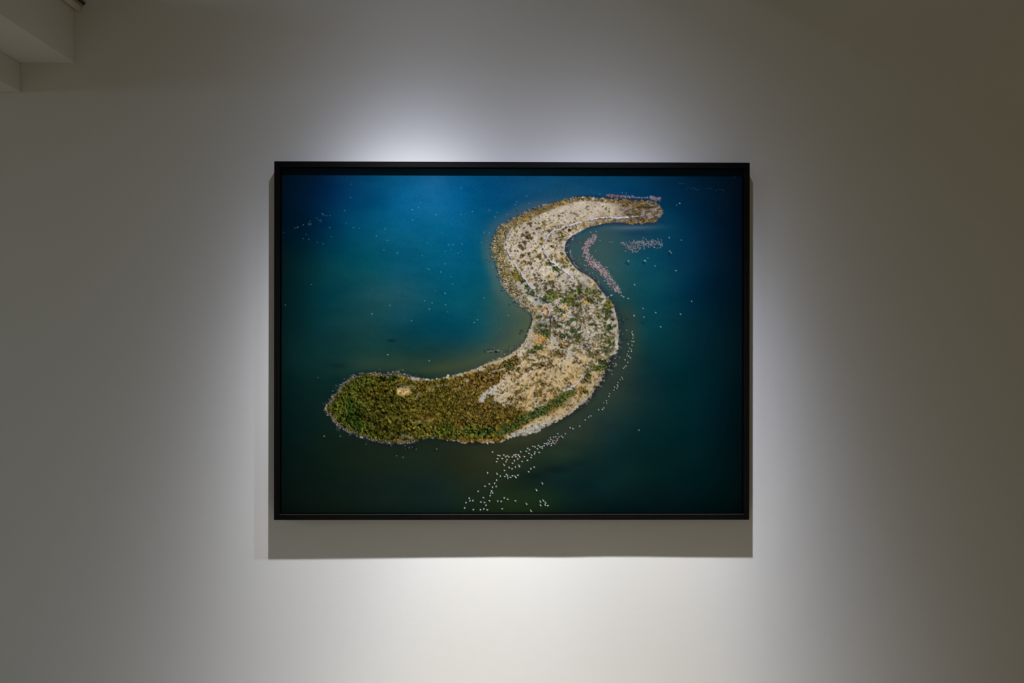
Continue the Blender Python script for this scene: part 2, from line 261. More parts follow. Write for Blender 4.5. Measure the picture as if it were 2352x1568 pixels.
    cov = mix(cov, (40, 60, 24), .85*blobmask([(808,944,14,16),(815,965,12,16),(803,925,9,10),(824,980,10,8),(800,962,8,8),(905,866,9,6)]))
    cov = mix(cov, (78, 64, 24), .5*blobmask([(850,905,30,12),(880,890,30,10),(920,880,12,8)]))
    band = Z([(930,975),(1000,972),(1080,975),(1140,985),(1185,962),(1230,945),(1300,898),(1318,905),(1270,945),(1220,965),(1180,985),(1165,1000),(1120,1008),(1060,1006),(960,1000)], 5)
    cov = mix(cov, (78, 88, 32), .85*band*sstep(-1.4, .4, noise(9)))
    cov = mix(cov, (38, 62, 27), .8*blobmask([(1124,992,16,9),(1137,1000,8,6),(1243,944,17,8),(1228,950,12,8),(1190,960,10,7),(1102,990,9,7),(1157,982,10,8)])*sstep(-1, .4, n5))
    cov = mix(cov, (128, 92, 34), .7*sstep(.5, 1.5, noise(6))*band)
    tex = noise(1.3); ts = shade(tex, 1.0); tn = unit(noise(.55, .8)+.8*noise(1.0)+.4*noise(2.0))
    headm = sstep(1010, 900, U); bandm = np.clip(band, 0, 1)
    big2 = noise(2.2); tb = shade(big2, 1.6)
    rough = np.clip(headm+bandm, 0, 1)
    cov = cov*np.clip(1 + (.34+.02*rough)[..., None]*tn[..., None] + .20*ts[..., None]*rough[..., None] + .14*tb[..., None]*rough[..., None], .12, 2.1)
    cov = mix(cov, (16, 20, 8), .75*sstep(.7, 1.8, -tex*.6-big2*.8)*rough)
    cov = cov*.95
    cov = mix(cov, (34, 27, 12), .55*sstep(.5, 1.7, -noise(.7, .95))*(1-rough))
    cov = mix(cov, (14, 16, 8), .5*np.exp(-(pdist([(822,940),(838,958),(862,972),(888,985)], 12)/4.5)**2))
    g = mix(g, 0, 0); da = sstep(-.55, .75, (blur(dense, 9)-.52)*5.5+1.6*sstep(1060, 980, U)+n3*.62+n2*.45)*(core > .5)*sstep(1300, 1230, U)
    da = np.maximum(da, np.clip(dense, 0, 1)*sstep(1060, 1000, U)); g = g*(1-da[..., None])+cov*da[..., None]
    bo = np.clip(band, 0, 1)*sstep(1140, 1190, U); g = g*(1-bo[..., None])+cov*bo[..., None]
    # pale gaps and tracks
    for pts, w, col, al in [([(1105,918),(1112,908),(1122,900),(1132,897)], 6.5, (178,172,166), .9), ([(1112,912),(1124,903),(1140,895)], 3.5, (170,164,160), .8),
        ([(1180,880),(1195,870),(1210,860),(1222,852)], 2.6, (188,178,162), .9), ([(1155,884),(1172,878),(1190,876),(1206,882)], 2.6, (190,176,146), .85), ([(1130,924),(1150,918),(1170,928),(1182,932)], 2.2, (170,156,138), .7), ([(1225,922),(1232,926)], 2.6, (186,172,160), .8),
        ([(988,886),(1010,886),(1032,882)], 1.7, (166,158,140), .8), ([(912,884),(935,887),(950,889)], 2, (160,152,146), .8), ([(916,901),(926,903),(936,900)], 6.5, (206,170,112), 1.0), ([(915,895),(940,893)], 4, (196,164,110), .9), ([(958,898),(962,904),(957,912)], 2.6, (138,126,118), .8), ([(988,896),(994,893)], 2.6, (160,146,118), .8), ([(1040,893),(1060,890)], 2.4, (170,140,84), .7),
        ([(1122,858),(1140,850),(1160,846)], 1.5, (176,172,168), .8), ([(1068,876),(1074,874)], 1.8, (184,180,178), .8), ([(948,971),(966,966)], 1.5, (170,164,166), .75), ([(976,966),(1000,963)], 1.5, (160,154,150), .7), ([(1230,935),(1250,926)], 1.2, (176,172,166), .8), ([(1010,962),(960,956),(950,955)], 2.6, (146,112,42), .6),
        ([(945,1004),(925,1000)], 5, (150,140,136), .8), ([(936,1012),(905,1012)], 3.5, (118,92,62), .8), ([(980,1004),(1005,1003)], 2.4, (134,130,140), .75), ([(1012,1007),(1060,1010)], 2.4, (112,88,50), .7), ([(1062,1013),(1100,1012),(1150,1008)], 4.2, (128,90,36), .8), ([(1140,978),(1148,1000)], 4, (132,92,38), .7),
        ([(940,868),(958,869),(975,871),(1000,870),(1030,865)], 2.2, (186,184,184), .85), ([(946,871),(970,872)], 2.5, (176,172,178), .7), ([(990,873),(1020,869),(1040,866),(1070,857)], 2.3, (176,156,92), .6),
        ([(1308,895),(1322,882),(1336,868),(1342,860)], 3.2, (186,186,192), .75), ([(1296,896),(1314,890)], 2.6, (184,186,196), .8), ([(1340,790),(1350,792),(1352,798)], 4, (112,104,98), .55)]:
        d = pdist(pts, 16)+.9*n1
        g = mix(g, np.array(col)[None, None]*(1+(.26 if col[0] < 140 else .11)*grain[..., None]), .95*al*sstep(w*1.25, w*.35, d+.9*n2)*(1-(.35 if col[0]-col[2] < 40 else 0)*sstep(1110, 1060, U)*(V > 880)))
    g = mix(g, (205, 172, 120), .5*sstep(.2, 1.4, n5)*lm*sstep(1180, 1220, U))
    # gravel spit along the lower right shore
    gm = poly([(1166,1007),(1180,992),(1205,985),(1230,973),(1262,966),(1290,952),(1325,926),(1352,905),(1378,868),(1400,838),(1412,800),(1424,800),(1430,840),(1400,870),(1370,910),(1300,965),(1240,1000),(1170,1012)], 2)
    g = mix(g, np.array([150, 146, 142])*(1+.16*n1[..., None]+.10*s1[..., None]), .85*gm*sstep(1300, 1255, U))
    g = mix(g, np.array([158, 146, 130])*(1+.16*n1[..., None]), .7*gm*sstep(1255, 1300, U))
    edge = np.where(core > .5, ds, 0)
    rs = (core > .5)*np.exp(-(edge/9)**2)*sstep(1380, 1405, U)*sstep(650, 700, V)*sstep(830, 800, V)
    g = mix(g, np.array([176, 166, 152])*(1+.12*n1[..., None]), .8*rs)
    # bare pale beach on the inner bend
    bm = poly([(1288,575),(1290,560),(1300,546),(1320,532),(1342,522),(1345,530),(1318,545),(1305,560),(1302,580)], 3)
    g = mix(g, np.array([192, 184, 172])*(1+.04*n1[..., None]), .85*bm)
    bm2 = poly([(1325,640),(1345,636),(1366,656),(1360,668),(1340,655)], 4)+poly([(1384,672),(1398,690),(1392,704),(1378,694),(1380,680)], 3)
    g = mix(g, np.array([184, 176, 164])*(1+.05*n1[..., None]), .8*bm2)
    # ---- boulders of the outer shore ----
    rk = (core > .5)*sstep(38, 20, edge+4*n5)*poly([(1340,440),(1240,470),(1130,510),(1110,580),(1130,640),(1200,730),(1240,740),(1238,720),(1190,655),(1165,600),(1158,560),(1180,525),(1225,498),(1290,470)], 2)
    rn = unit(noise(.8, .8, 0, 2.2)+.3*fine); rsd = shade(rn, .7)
    rn2 = unit(noise(1.6)+.8*noise(.8)); stone = np.array([120, 111, 90])*(1+.22*rn2[..., None]) + 30*rsd[..., None]*np.array([1, .95, .85]) + 16*rn[..., None]*np.array([1, .95, .85])
    stone = mix(stone, (150, 126, 62), .42*sstep(0, 1.3, n3*.6+n5*.8))
    stone = mix(stone, (112, 96, 58), .6*sstep(560, 470, V)); stone = mix(stone, (168, 156, 138), .5*sstep(640, 690, V)*sstep(-.6, .8, rn2))
    stone = mix(stone, (46, 44, 42), .7*sstep(.3, 1.5, -rn*.7-rn2*.6))
    g = g*(1-rk[..., None])+stone*rk[..., None]
    g = mix(g, np.array([108, 100, 54])*(1+.28*grain[..., None]), .8*rk*sstep(-.5, .8, n5+.5*n2)*sstep(6, 18, edge)*sstep(690, 620, V)); g = mix(g, np.array([176, 152, 84])*(1+.2*grain[..., None]), .6*rk*sstep(.6, 1.6, -n5+.6*n2)*sstep(4, 14, edge))
    # bottom-left shore stones
    rk2 = (core > .5)*sstep(7, 3, edge+2*n3)*sstep(960, 930, U)
    st2 = np.array([90, 80, 70])+32*rsd[..., None]+22*rn[..., None]
    st2 = mix(st2, (60, 52, 44), .6*sstep(.2, 1.2, -rn))
    st2 = mix(st2, (128, 124, 130), .45*sstep(900, 860, V)*sstep(850, 800, U))
    g = g*(1-.88*rk2[..., None])+st2*.88*rk2[..., None]
    rk3 = (core > .5)*sstep(6, 3, edge+1.6*n2)*poly([(1200,800),(1225,740),(1222,700),(1240,760),(1215,800),(1170,822),(1130,842),(1080,858),(1060,860),(1140,826)], 3)
    g = g*(1-.8*rk3[..., None])+(np.array([166, 148, 112])+30*rsd[..., None])*.8*rk3[..., None]
    # orange and yellow patches
    for x, y, rx, ry, col, al in [(1250,708,9,5,(196,134,62),.95),(1256,716,5,6,(192,128,56),.95),(1240,770,12,6,(206,148,80),.85),(1247,778,12,6,(200,134,58),.95),(1235,787,9,6,(204,144,66),.95),(1226,775,7,8,(206,164,98),.8),(1233,718,6,3,(204,160,88),.7),(1264,635,9,5,(206,164,88),.85),(1220,640,7,4,(190,152,84),.7),(1361,652,7,5,(206,164,80),.85),(1346,694,8,5,(212,162,78),.8),(1296,706,6,5,(214,166,74),.9),(1295,728,5,4,(208,158,70),.85),(1274,698,5,4,(202,170,130),.7),(1165,625,4,5,(190,162,42),.8),(1232,706,4,3,(186,160,44),.7),(1241,762,4,5,(150,142,34),.7),(1211,503,6,3,(196,146,44),.9),(1204,502,5,2,(190,140,50),.7),(1235,487,6,2.5,(170,130,50),.8),(1277,475,7,3.5,(186,140,46),.9),(1296,464,8,3,(180,134,48),.9),(1334,504,6,3,(194,152,44),.85),(1384,497,6,3,(170,132,52),.85),(1247,554,4,4,(180,130,40),.7),(1343,515,12,4,(150,112,36),.7),(1292,788,3,3,(216,168,60),.9),(1391,709,6,8,(150,98,20),.0),(1396,699,8,9,(158,104,24),.9),(1337,893,8,6,(140,96,32),.8),(1397,838,4,7,(164,112,32),.85),(1143,958,4,3,(186,158,44),.8),(1209,959,4,3,(176,128,28),.7),(1200,972,5,3,(170,130,26),.7),(1034,870,5,3,(190,160,50),.8),(1080,858,9,6,(150,112,44),.7),(1256,948,7,5,(150,102,34),.8),(1268,940,8,8,(144,100,36),.7),(1290,928,10,7,(140,96,36),.6),(1290,948,14,6,(160,140,110),.5),(1395,460,8,3,(150,118,50),.7),(1085,1002,3,3,(120,138,36),.7),(920,862,7,5,(188,158,104),.8),(862,860,8,4,(160,118,62),.7)]:
        k = np.exp(-(((U-x)/rx)**2+((V-y)/ry)**2)**1.5)
        g = mix(g, np.clip(np.array(col)[None, None]*(1+.14*n1[..., None]+.14*s1[..., None]), 0, 255), al*k*sstep(-1.6, -.2, n2))
    # green bushes
    gb = [(1270,928,10,7),(1283,918,10,7),(1295,908,10,6),(1310,900,9,5),(1256,938,10,6),(1214,959,11,7),(1200,967,10,7),(1182,977,10,7),(1166,987,9,6),(1150,992,9,6),(1395,708,11,14),(1400,692,8,8),(1397,725,7,8),(1401,751,9,9),(1402,783,9,9),(1389,742,4,3),(1381,768,5,4),(1369,669,10,6),(1348,665,7,4),(1355,672,8,4),(1331,668,10,5),(1380,688,6,4),(1260,683,15,8),(1251,690,8,5),(1274,678,7,8),(1222,671,11,7),(1212,661,8,5),(1200,645,7,7),(1232,688,4,3),(1239,727,9,4),(1243,703,3,3),(1252,762,14,9),(1240,746,6,4),(1250,742,5,4),(1258,770,8,6),(1285,714,10,5),(1315,734,8,6),(1388,805,7,6),(1384,838,13,13),(1369,845,9,8),(1351,862,7,5),(1236,797,12,6),(1221,807,9,6),(1303,903,11,7),(1293,915,10,7),(1283,925,12,6),(1243,944,17,10),(1228,950,14,9),(1345,900,8,4),(1168,838,10,5),(1285,749,8,4),(1318,760,9,4),(1298,770,8,5),(1296,611,8,4),(1304,611,3,3),(1279,616,10,5),(1265,605,9,4),(1316,618,3,2),(1360,745,5,4),(1357,690,8,4),(1300,690,12,5),(1322,698,14,5),(1310,680,12,5),(1380,727,5,4),(1408,734,4,3),(1330,772,7,5),(1390,768,3,3)]
    m = blobmask(gb)
    gc = np.array([68, 76, 40])*(1+.26*s2[..., None]+.30*grain[..., None])
    gc = gc*np.array([1, 1, 1])+(np.array([-16, -2, -4]))*sstep(-.3, .8, n5)[..., None]+np.array([26, 24, 6])*sstep(.3, 1.3, -n5+.3*n2)[..., None]
    gc = gc+np.array([34, 34, 10])*np.exp(-((U-1275)/45)**2-((V-684)/18)**2)[..., None]
    gc = mix(gc, (26, 32, 22), .7*sstep(.5, 1.5, -noise(1.0)))
    ma = sstep(.30, .72, m+.26*n2)
    g = mix(g, (50, 48, 40), .5*np.clip(np.roll(np.roll(ma, 1, 0), -1, 1)-ma, 0, 1))
    g = g*(1-.92*ma[..., None])+gc*.92*ma[..., None]
    ob = blobmask([(1184,629,9,12),(1190,640,8,9),(1397,697,9,8)]); oa = sstep(.3, .65, ob+.2*n2)
    g = g*(1-.85*oa[..., None])+(np.array([104, 92, 36])*(1+.3*s2[..., None]+.24*grain[..., None]))*.85*oa[..., None]
    # dry stone walls
    wl = zz(1100,440,[(610,640),(570,700),(520,780),(495,880),(510,1000),(530,1100),(590,1200)])
    wl2 = zz(1100,440,[(650,1290),(690,1380),(760,1450),(800,1550)])+zz(1120,600,[(690,330),(740,420),(800,490)])
    wl3 = zz(1120,600,[(800,490),(870,560),(920,630),(960,670)]); wl4 = zz(1120,600,[(1080,830),(1110,900),(1120,960)])
    wl5 = zz(1120,600,[(740,580),(765,520)]); wl6 = zz(1120,600,[(1125,1190),(1140,1130)])
    wr1 = zz(1280,430,[(1600,490),(1500,515),(1400,525),(1280,540)]); wr2 = zz(1280,430,[(1280,540),(1100,550),(900,545),(780,550),(640,575),(560,605)])
    wr3 = zz(1280,430,[(430,630),(300,660),(240,680)])+zz(1280,430,[(130,705),(40,760)])+zz(1100,440,[(1370,695),(1300,740),(1240,800),(1215,840)])
    wr4 = zz(1100,440,[(1150,970),(1180,1080),(1230,1170),(1290,1250),(1390,1300),(1450,1370),(1520,1410),(1600,1470),(1690,1550)])+zz(1120,600,[(1540,310)])
    for pts, w, al in [(wl,1.5,.8),(wl2,1.2,.9),(wl3,1.3,.8),(wl4,1.5,.75),(wl5,.8,.8),(wl6,1.3,.8),(wr1,1.5,.6),(wr2,1.9,.9),(wr3,1.9,.9),(wr4,1.9,.9)]:
        dsh = pdist([(x-1.5, y+2.2) for x, y in pts], 9)
        g = mix(g, (48, 50, 66), .75*np.exp(-(dsh/1.6)**2)*sstep(-1.6, .2, n2))
        d = pdist(pts, 9)
        g = mix(g, np.array([204, 203, 208])*(1+.10*n1[..., None]), al*sstep(w+.7, w-.6, d+.5*n1)*sstep(-1.1, -.1, noise(1.1)))
    for pts in (zz(1120,600,[(940,650),(1010,700),(1080,750)]), zz(1120,600,[(1120,1000),(1135,1060),(1130,1180)])):
        g = mix(g, (30, 38, 66), .85*np.exp(-(pdist(pts, 9)/2.0)**2))
    g = mix(g, np.array([160, 164, 178]), .75*blobmask([(1248,739,9,4),(1235,693,9,4),(1240,697,8,3)])*sstep(-1.4, .2, n2))
    # white pebbles scattered
    pb = noise(.7); speck = .8*sstep(1.7, 2.8, pb)*(core > .5)*np.clip(midm+lm*.7+up*.6+tip*.7, 0, 1)
    g = mix(g, (206, 202, 200), .75*speck)
    dk = sstep(1.9, 2.6, -pb)*(core > .5)*np.clip(midm+lm+up*.8, 0, 1); g = mix(g, (44, 40, 34), .7*dk)
    pil = blobmask([(1347,795,10,5),(1333,686,4,3),(1347,845,9,7)])*sstep(.0, .8, pb)
    g = mix(g, (190, 188, 194), .8*pil); g = mix(g, (40, 40, 44), .75*blobmask([(1347,795,10,5),(1333,686,4,3),(1347,848,9,7)])*sstep(.3, 1.2, -pb))
    lumg = g.mean(-1, keepdims=True); g = np.clip(((lumg+(g-lumg)*.86)-108)*1.09+103, 0, 255)
    img = img*(1-isl[..., None]) + g*isl[..., None]
    # thin dark and pale edge where stones meet the water
    wet = np.exp(-((out-1.0)/1.5)**2)*(core < .5)
    img = mix(img, (26, 26, 30), .5*wet*np.clip(sstep(1000, 940, U)+sstep(1300, 1260, U)*(V < 770)+sstep(1380, 1400, U)*(V > 690), 0, 1)*sstep(-1, .6, n2))
    # loose boulders in the shallows
    R = np.random.default_rng(3)
    sh = np.array(SHORE); nrm = np.roll(sh, -1, 0)-np.roll(sh, 1, 0); nrm = np.stack([-nrm[:, 1], nrm[:, 0]], 1)/np.linalg.norm(nrm, axis=1)[:, None]
    st, sd = [], []
    for _ in range(760):
        i = R.integers(0, len(sh)); j = (i+1) % len(sh); t = R.random(); p = sh[i]*(1-t)+sh[j]*t; n = nrm[i]
        zone = 'none'
        if p[1] < 740 and p[0] < 1240: zone, off = 'tl', R.exponential(2.4)
        elif p[0] < 960: zone, off = 'bl', R.exponential(2.8)-1
        elif p[0] > 1330 and p[1] > 690: zone, off = 'r', R.exponential(4.2)
        elif 1290 < p[0] < 1380 and 560 < p[1] < 660: zone, off = 'b', 4+R.exponential(6)
        else: continue
        q = p+n*off
        r = R.uniform(.7, 1.5); st.append((q[0], q[1], r*1.15, r*.8, R.uniform(-.6, .6), R.uniform(.35, .9))); sd.append((q[0]-1.1, q[1]+1.2, r*1.2, r*.9, 0, .7))
    dots(img, sd, (20, 24, 28))
    for k, s in enumerate(st): dots(img, [s], [(150,140,124),(112,106,98),(176,170,160),(92,88,86)][k % 4])
    dk2 = [(1395,835,5,4),(1399,829,6,5),(1403,822,5,4),(1394,850,4,5),(1386,862,5,4),(1377,880,5,4),(1367,889,5,4),(1405,845,4,3)]
    img = mix(img, (28, 28, 32), .85*blobmask(dk2)*sstep(-1.2, .3, n2+.3))
    for pts in (zz(1160,760,[(1990,580),(2010,610),(1960,640)]), zz(1160,760,[(1840,690),(1930,705),(1880,720)]), zz(1160,760,[(1800,800),(1720,850),(1690,920),(1700,980),(1740,1000)]), zz(1160,760,[(1730,880),(1790,900)]), zz(1160,760,[(1480,1280),(1400,1270),(1340,1310)]), zz(1160,760,[(1560,1130),(1540,1210),(1480,1180)]), zz(1100,440,[(1645,1060),(1660,1180)]), zz(1100,440,[(1700,820),(1680,870)]), zz(1100,440,[(1700,1270),(1740,1330),(1790,1370)])):
        img = mix(img, (150, 140, 130), .75*sstep(1.5, .5, pdist(pts, 6)+.4*n1))
    clus = blobmask([(1334,554,7,3),(1340,550,4,2),(1330,595,2.5,5),(1288+50,624,6,4),(1352,632,7,4),(1371,653,6,4),(1326,556,5,2.5)])
    img = mix(img, np.array([96, 90, 74])*(1+.35*rn[..., None]), .6*clus*sstep(-1, .4, n2)); img = mix(img, (34, 40, 52), .5*clus*sstep(0, 1, -n2))
    rkd = [(941,1027,4,2.4),(948,1024,3,2.4),(953,1029,3.5,2.4),(934,1030,3,2),(1002,1032,4,2.4)]
    img = mix(img, (10, 14, 18), .9*blobmask(rkd)); dots(img, [(940,1028,1.6,1.1,0),(947,1026,1.2,1,0),(956,1031,1.4,1,0),(1003,1031,2,1.3,.2),(932,1030,1,.8,0)], (120,120,128), .8)
    for i in range(46):
        x, y = 1134+R.normal()*7.5, 806+R.normal()*2.2; dots(img, [(x, y, R.uniform(.9, 1.8), R.uniform(.7, 1.1), R.uniform(-.5, .5), .85)], (12, 18, 28) if i % 3 else (128, 128, 128))
    for i in range(60):
        t = R.random(); x, y = 1140+75*t+R.normal()*6, 812-32*t**1.5+R.normal()*3.5
        dots(img, [(x, y, R.uniform(.6, 1.3), R.uniform(.5, .9), R.uniform(-.5, .5), .7)], (26, 34, 40) if i % 3 else (132, 128, 112))
    img = mix(img, (30, 36, 40), .7*np.exp(-((out-1)/2.6)**2)*(core < .5)*sstep(1190, 1210, U)*sstep(1245, 1232, U)*sstep(715, 728, V)*sstep(800, 770, V))
    img = mix(img, np.array([150, 136, 104])*(1+.3*rn[..., None]), .8*blobmask([(1133,829,7,3.5),(1124,831,4,2.4),(1146,824,6,3),(1158,813,3,2)])*sstep(-1, .3, n2))
    birds(img)
    return np.clip(img, 0, 255)
def birds(img):
    R = np.random.default_rng(11); P = []
    white, pale = (226, 226, 226), (206, 200, 204)
    def put(pts, col, l, w, a, ang=(-.5, .5), shadow=.6, sdx=-1.6, sdy=1.1):
        for x, y in pts:
            if shadow: dots(img, [(x+sdx, y+sdy, l*1.2, w, .6, shadow)], (8, 14, 20))
        for x, y in pts:
            k = R.uniform(.8, 1.15); dots(img, [(x, y, l*k, w*k, R.uniform(*ang), a*R.uniform(.8, 1))], col)
    def flock(line, n, wid, cols, l, w, a, shadow=.55):
        p = np.array(line, float); seg = np.linalg.norm(np.diff(p, axis=0), axis=1); cum = np.r_[0, seg.cumsum()]
        q = []
        for _ in range(n*12):
            s = R.uniform(0, cum[-1]); i = min(np.searchsorted(cum, s, 'right')-1, len(seg)-1); t = (s-cum[i])/seg[i]
            b = p[i]*(1-t)+p[i+1]*t; d = (p[i+1]-p[i])/seg[i]; c = b+np.array([-d[1], d[0]])*R.normal()*wid+d*R.normal()
            if all((c[0]-o[0])**2+(c[1]-o[1])**2 > (l*1.7)**2 for o in q): q.append(c)
            if len(q) >= n: break
        for c in q: dots(img, [(c[0]-1.0, c[1]+1.0, 1.3*l, 1.0*l, .5, shadow)], (34, 30, 36))
        for k, c in enumerate(q): dots(img, [(c[0], c[1], l*R.uniform(.8, 1.1), w*R.uniform(.85, 1.15), R.uniform(-1.5, 1.5), a*R.uniform(.75, 1))], cols[k % len(cols)])
        for k, c in enumerate(q):
            if k % 3 == 0: dots(img, [(c[0]+R.normal()*.6, c[1]+.9, .7, .6, 0, .6)], (140, 84, 90))
    pk = [(206,188,190),(218,206,206),(186,146,152),(222,214,214),(200,178,182),(156,108,114)]
    flock(zz(1280,430,[(680,860),(650,930),(600,970),(540,1030),(505,1090),(500,1160)]), 95, 2.6, pk, 1.15, .85, .95)
    flock(zz(1280,430,[(500,1160),(550,1230),(590,1300),(630,1370),(710,1410),(790,1480),(880,1550)]), 130, 3.6, pk, 1.15, .85, .95)
    flock(zz(1120,600,[(1860,10),(1990,110),(2100,200),(2160,290),(2220,360),(2290,440),(2340,540)]), 165, 3.7, pk, 1.15, .85, .95)
    flock(zz(1300,640,[(880,180),(930,220),(985,245)]), 22, 2.0, pk, 1.1, .85, .95)
    flock(zz(1280,430,[(430,1080),(430,1190),(520,1270),(560,1420)]), 16, 4, pk, 1.1, .85, .9)
    rd = [(176,92,92),(150,72,78),(196,128,126),(206,160,160)]
    flock(zz(1280,430,[(890,143),(980,152),(1080,160),(1190,168)]), 56, 1.2, rd, 1.0, .8, .85, .3)
    flock(zz(1280,430,[(1215,175),(1300,172),(1420,178)]), 24, 1.4, [(190,150,150),(170,110,104),(206,190,194)], 1.0, .8, .85, .3)
    flock(zz(1280,430,[(1440,184),(1640,186)]), 13, .8, [(180,160,164),(200,190,196)], 1.0, .75, .8, .3)
    flock(zz(1280,430,[(1670,186),(1760,200),(1850,210)]), 46, 1.4, [(206,190,196),(190,164,172),(168,120,128)], 1.0, .75, .85, .3)
    put(zz(1280,430,[(1170,95),(1245,128),(1240,95),(768,120)]), (150,140,150), .9, .6, .8, shadow=0)
    g2 = [(188,174,182),(168,142,152),(204,196,202)]
    flock(zz(1280,430,[(1150,1010),(1190,1020)]), 6, 1.2, g2, 1.0, .8, .85, .35)
    flock(zz(1280,430,[(1210,1020),(1250,1070),(1330,1110),(1400,1150)]), 26, 3.2, g2, 1.05, .8, .85, .4)
    flock(zz(1280,430,[(1280,1040),(1400,1060),(1470,1130)]), 34, 4.2, g2, 1.05, .8, .85, .4)
    flock(zz(1280,430,[(1340,995),(1420,1000),(1500,985),(1560,1000)]), 24, 1.6, g2, 1.05, .8, .85, .4)
    flock(zz(1280,430,[(1540,1010),(1650,1000),(1760,1005),(1890,1010)]), 66, 4.6, g2, 1.05, .8, .85, .4)
    put(zz(1280,430,[(945,988),(988,985),(768,958),(600,808),(700,798),(690,1145),(895,1440),(1190,995),(1240,995),(1230,1150),(1560,1070),(1640,1075),(1740,1075),(1800,1095),(1850,1085)]), pale, 1.1, .8, .85, shadow=.3)
    # single gulls on the water, upper left and right
    ul = [(874,223,.5),(863,383,.8),(793,540,.8),(523,578,.75),(541,592,.7),(577,602,.7),(616,602,.65),(459,632,.6),(485,659,.6),(504,651,.6),(508,670,.6),(379,668,.6),(362,693,.6),(389,697,.6),(363,709,.6),(381,711,.6),(297,712,.75),(195,750,.7),(222,746,.6),(233,738,.75),(63,803,.5),(331,827,.6),(296,878,.6),(363,886,.6),(464,921,.6),(532,938,.7),(612,745,.7),(631,853,.7),(805,694,.6),(900,745,.85),(968,752,.5),(1280,760,.85),(1175,845,.7),(1306,900,.85),(1264,1013,.85),(1425,1051,1),(1605,529,.85),(1680,502,.7),(1706,446,.7),(1610,655,.9),(1887,590,1),(2190,271,.8),(2190,587,.8),(2325,551,.8),(2075,700,.4),(1960,806,.5),(1787,927,.45),(2040,952,.9),(2085,953,.5),(2101,948,.6),(2203,943,.95),(2188,1031,.6),(2154,1052,.8),(2070,1012,.5),(2000,1031,.5),(1725,1083,.8),(1997,1180,.9),(1780,1238,.6),(1805,1244,1),(1947,1278,1),(2067,1335,.6),(2087,1420,.8),(2000,1532,.8),(1883,1503,.5),(393,1427,.7)]
    for x, y, a in ul: dots(img, [(640+x/5.227, 380+y/5.227, 1.0, .72, R.uniform(-.5, .5), a*.7)], (190, 210, 220))
    lf = [(60,157,.6),(840,238,1),(1000,160,.6),(1197,298,.6),(1357,193,.85),(1315,120,.7),(1382,138,.7),(1500,52,.8),(1503,155,.8),(1522,220,.5),(1847,93,.5),(1790,291,.8),(1760,315,.7),(2069,250,.5),(983,605,1),(1356,660,1),(488,932,.7),(410,1338,1),(555,1338,.8),(1062,1514,.7),(1121,1528,.8),(786,1410,.6),(353,811,.4)]
    for x, y, a in lf: dots(img, [(640+x/3.92, 660+y/3.92, 1.15, .85, R.uniform(-.6, .6), a*.82)], (200, 212, 214))
    tl = [(188,338),(292,457),(510,405),(90,732),(187,743),(45,918),(655,232),(682,185),(908,208),(858,78),(245,1348),(328,375)]
    for x, y in tl: dots(img, [(1100+x/7.84, 440+y/7.84, 1.05, .75, .2, .6)], (170, 190, 200))
    rt = [(1234,108,.8),(1002,305,.95),(1038,325,.95),(1120,354,.95),(1388,533,.8),(1616,609,.9),(1226,664,1),(1405,690,.7),(2263,405,.85),(2062,636,.95),(1706,865,.8),(826,293,1),(805,302,.9),(764,325,.8)]
    for x, y, a in rt: dots(img, [(1300+x/7.84-.9, 640+y/7.84+.9, 1.1, .9, .4, .4)], (8,14,18)); dots(img, [(1300+x/7.84, 640+y/7.84, 1.3, .85, R.uniform(-.3, .8), a)], (214, 222, 222))
    r2 = [(2205,288,.9),(2150,320,.5),(2015,907,.9),(2235,950,.6),(2138,1500,.95),(1762,1415,.7),(1633,1275,.5),(2027,1150,.95),(2052,1182,.8),(1283,1326,1.2),(1573,1318,1.1),(1590,1325,.8)]
    for x, y, a in r2: dots(img, [(1280+x/7.84, 430+y/7.84, 1.25, .9, R.uniform(-.5, .9), min(a, 1)*.9)], (196, 206, 210))
    for x, y in [(2010,1195),(1240,1360),(1278,1385),(1540,1355),(1570,1375),(2025,1215)]: dots(img, [(1280+x/7.84, 430+y/7.84, 2.2, 1.2, .5, .75)], (8, 24, 36))
    dots(img, [(1315/7.84+1300, 1312/7.84+820, 1.3, .8, 0, .9)], (190, 200, 200))
    far = [(1660,284),(1708,275),(1735,268),(1752,270),(1760,286),(1776,293),(1806,286),(2052,289),(2078,290),(2100,303),(1568,213),(1592,213),(1620,215),(2010,300),(1950,275),(1918,276),(2238,140),(2055,535),(1945,538)]
    for x, y in far: dots(img, [(1260+x/5.227, 380+y/5.227, 1.0, .7, 0, .42)], (90, 122, 140))
    # file of waders along the right shore
    fl = zz(1300,640,[(1192,946),(1182,972),(1200,1000),(1207,1028),(1205,1070),(1188,1128),(1220,1132),(1118,1175),(1188,1198),(1147,1252),(1180,1278),(1125,1307),(1177,1306),(1105,1356),(1092,1388),(1130,1393),(1158,1424),(1060,1458),(1112,1505)])
    fl += zz(1300,820,[(1080,158),(1056,177),(1034,200),(1004,362),(1018,392),(976,406),(937,455),(923,500),(933,525),(873,541),(915,560),(862,593),(783,659),(771,703),(726,785),(676,824),(731,828),(681,914),(656,941),(587,947),(445,1057),(407,1079),(345,1131),(245,1242),(72,1272),(125,1288)])
    put(fl, (214, 206, 202), 1.15, 1.0, .95, shadow=.85, sdx=-2.0, sdy=1.6)
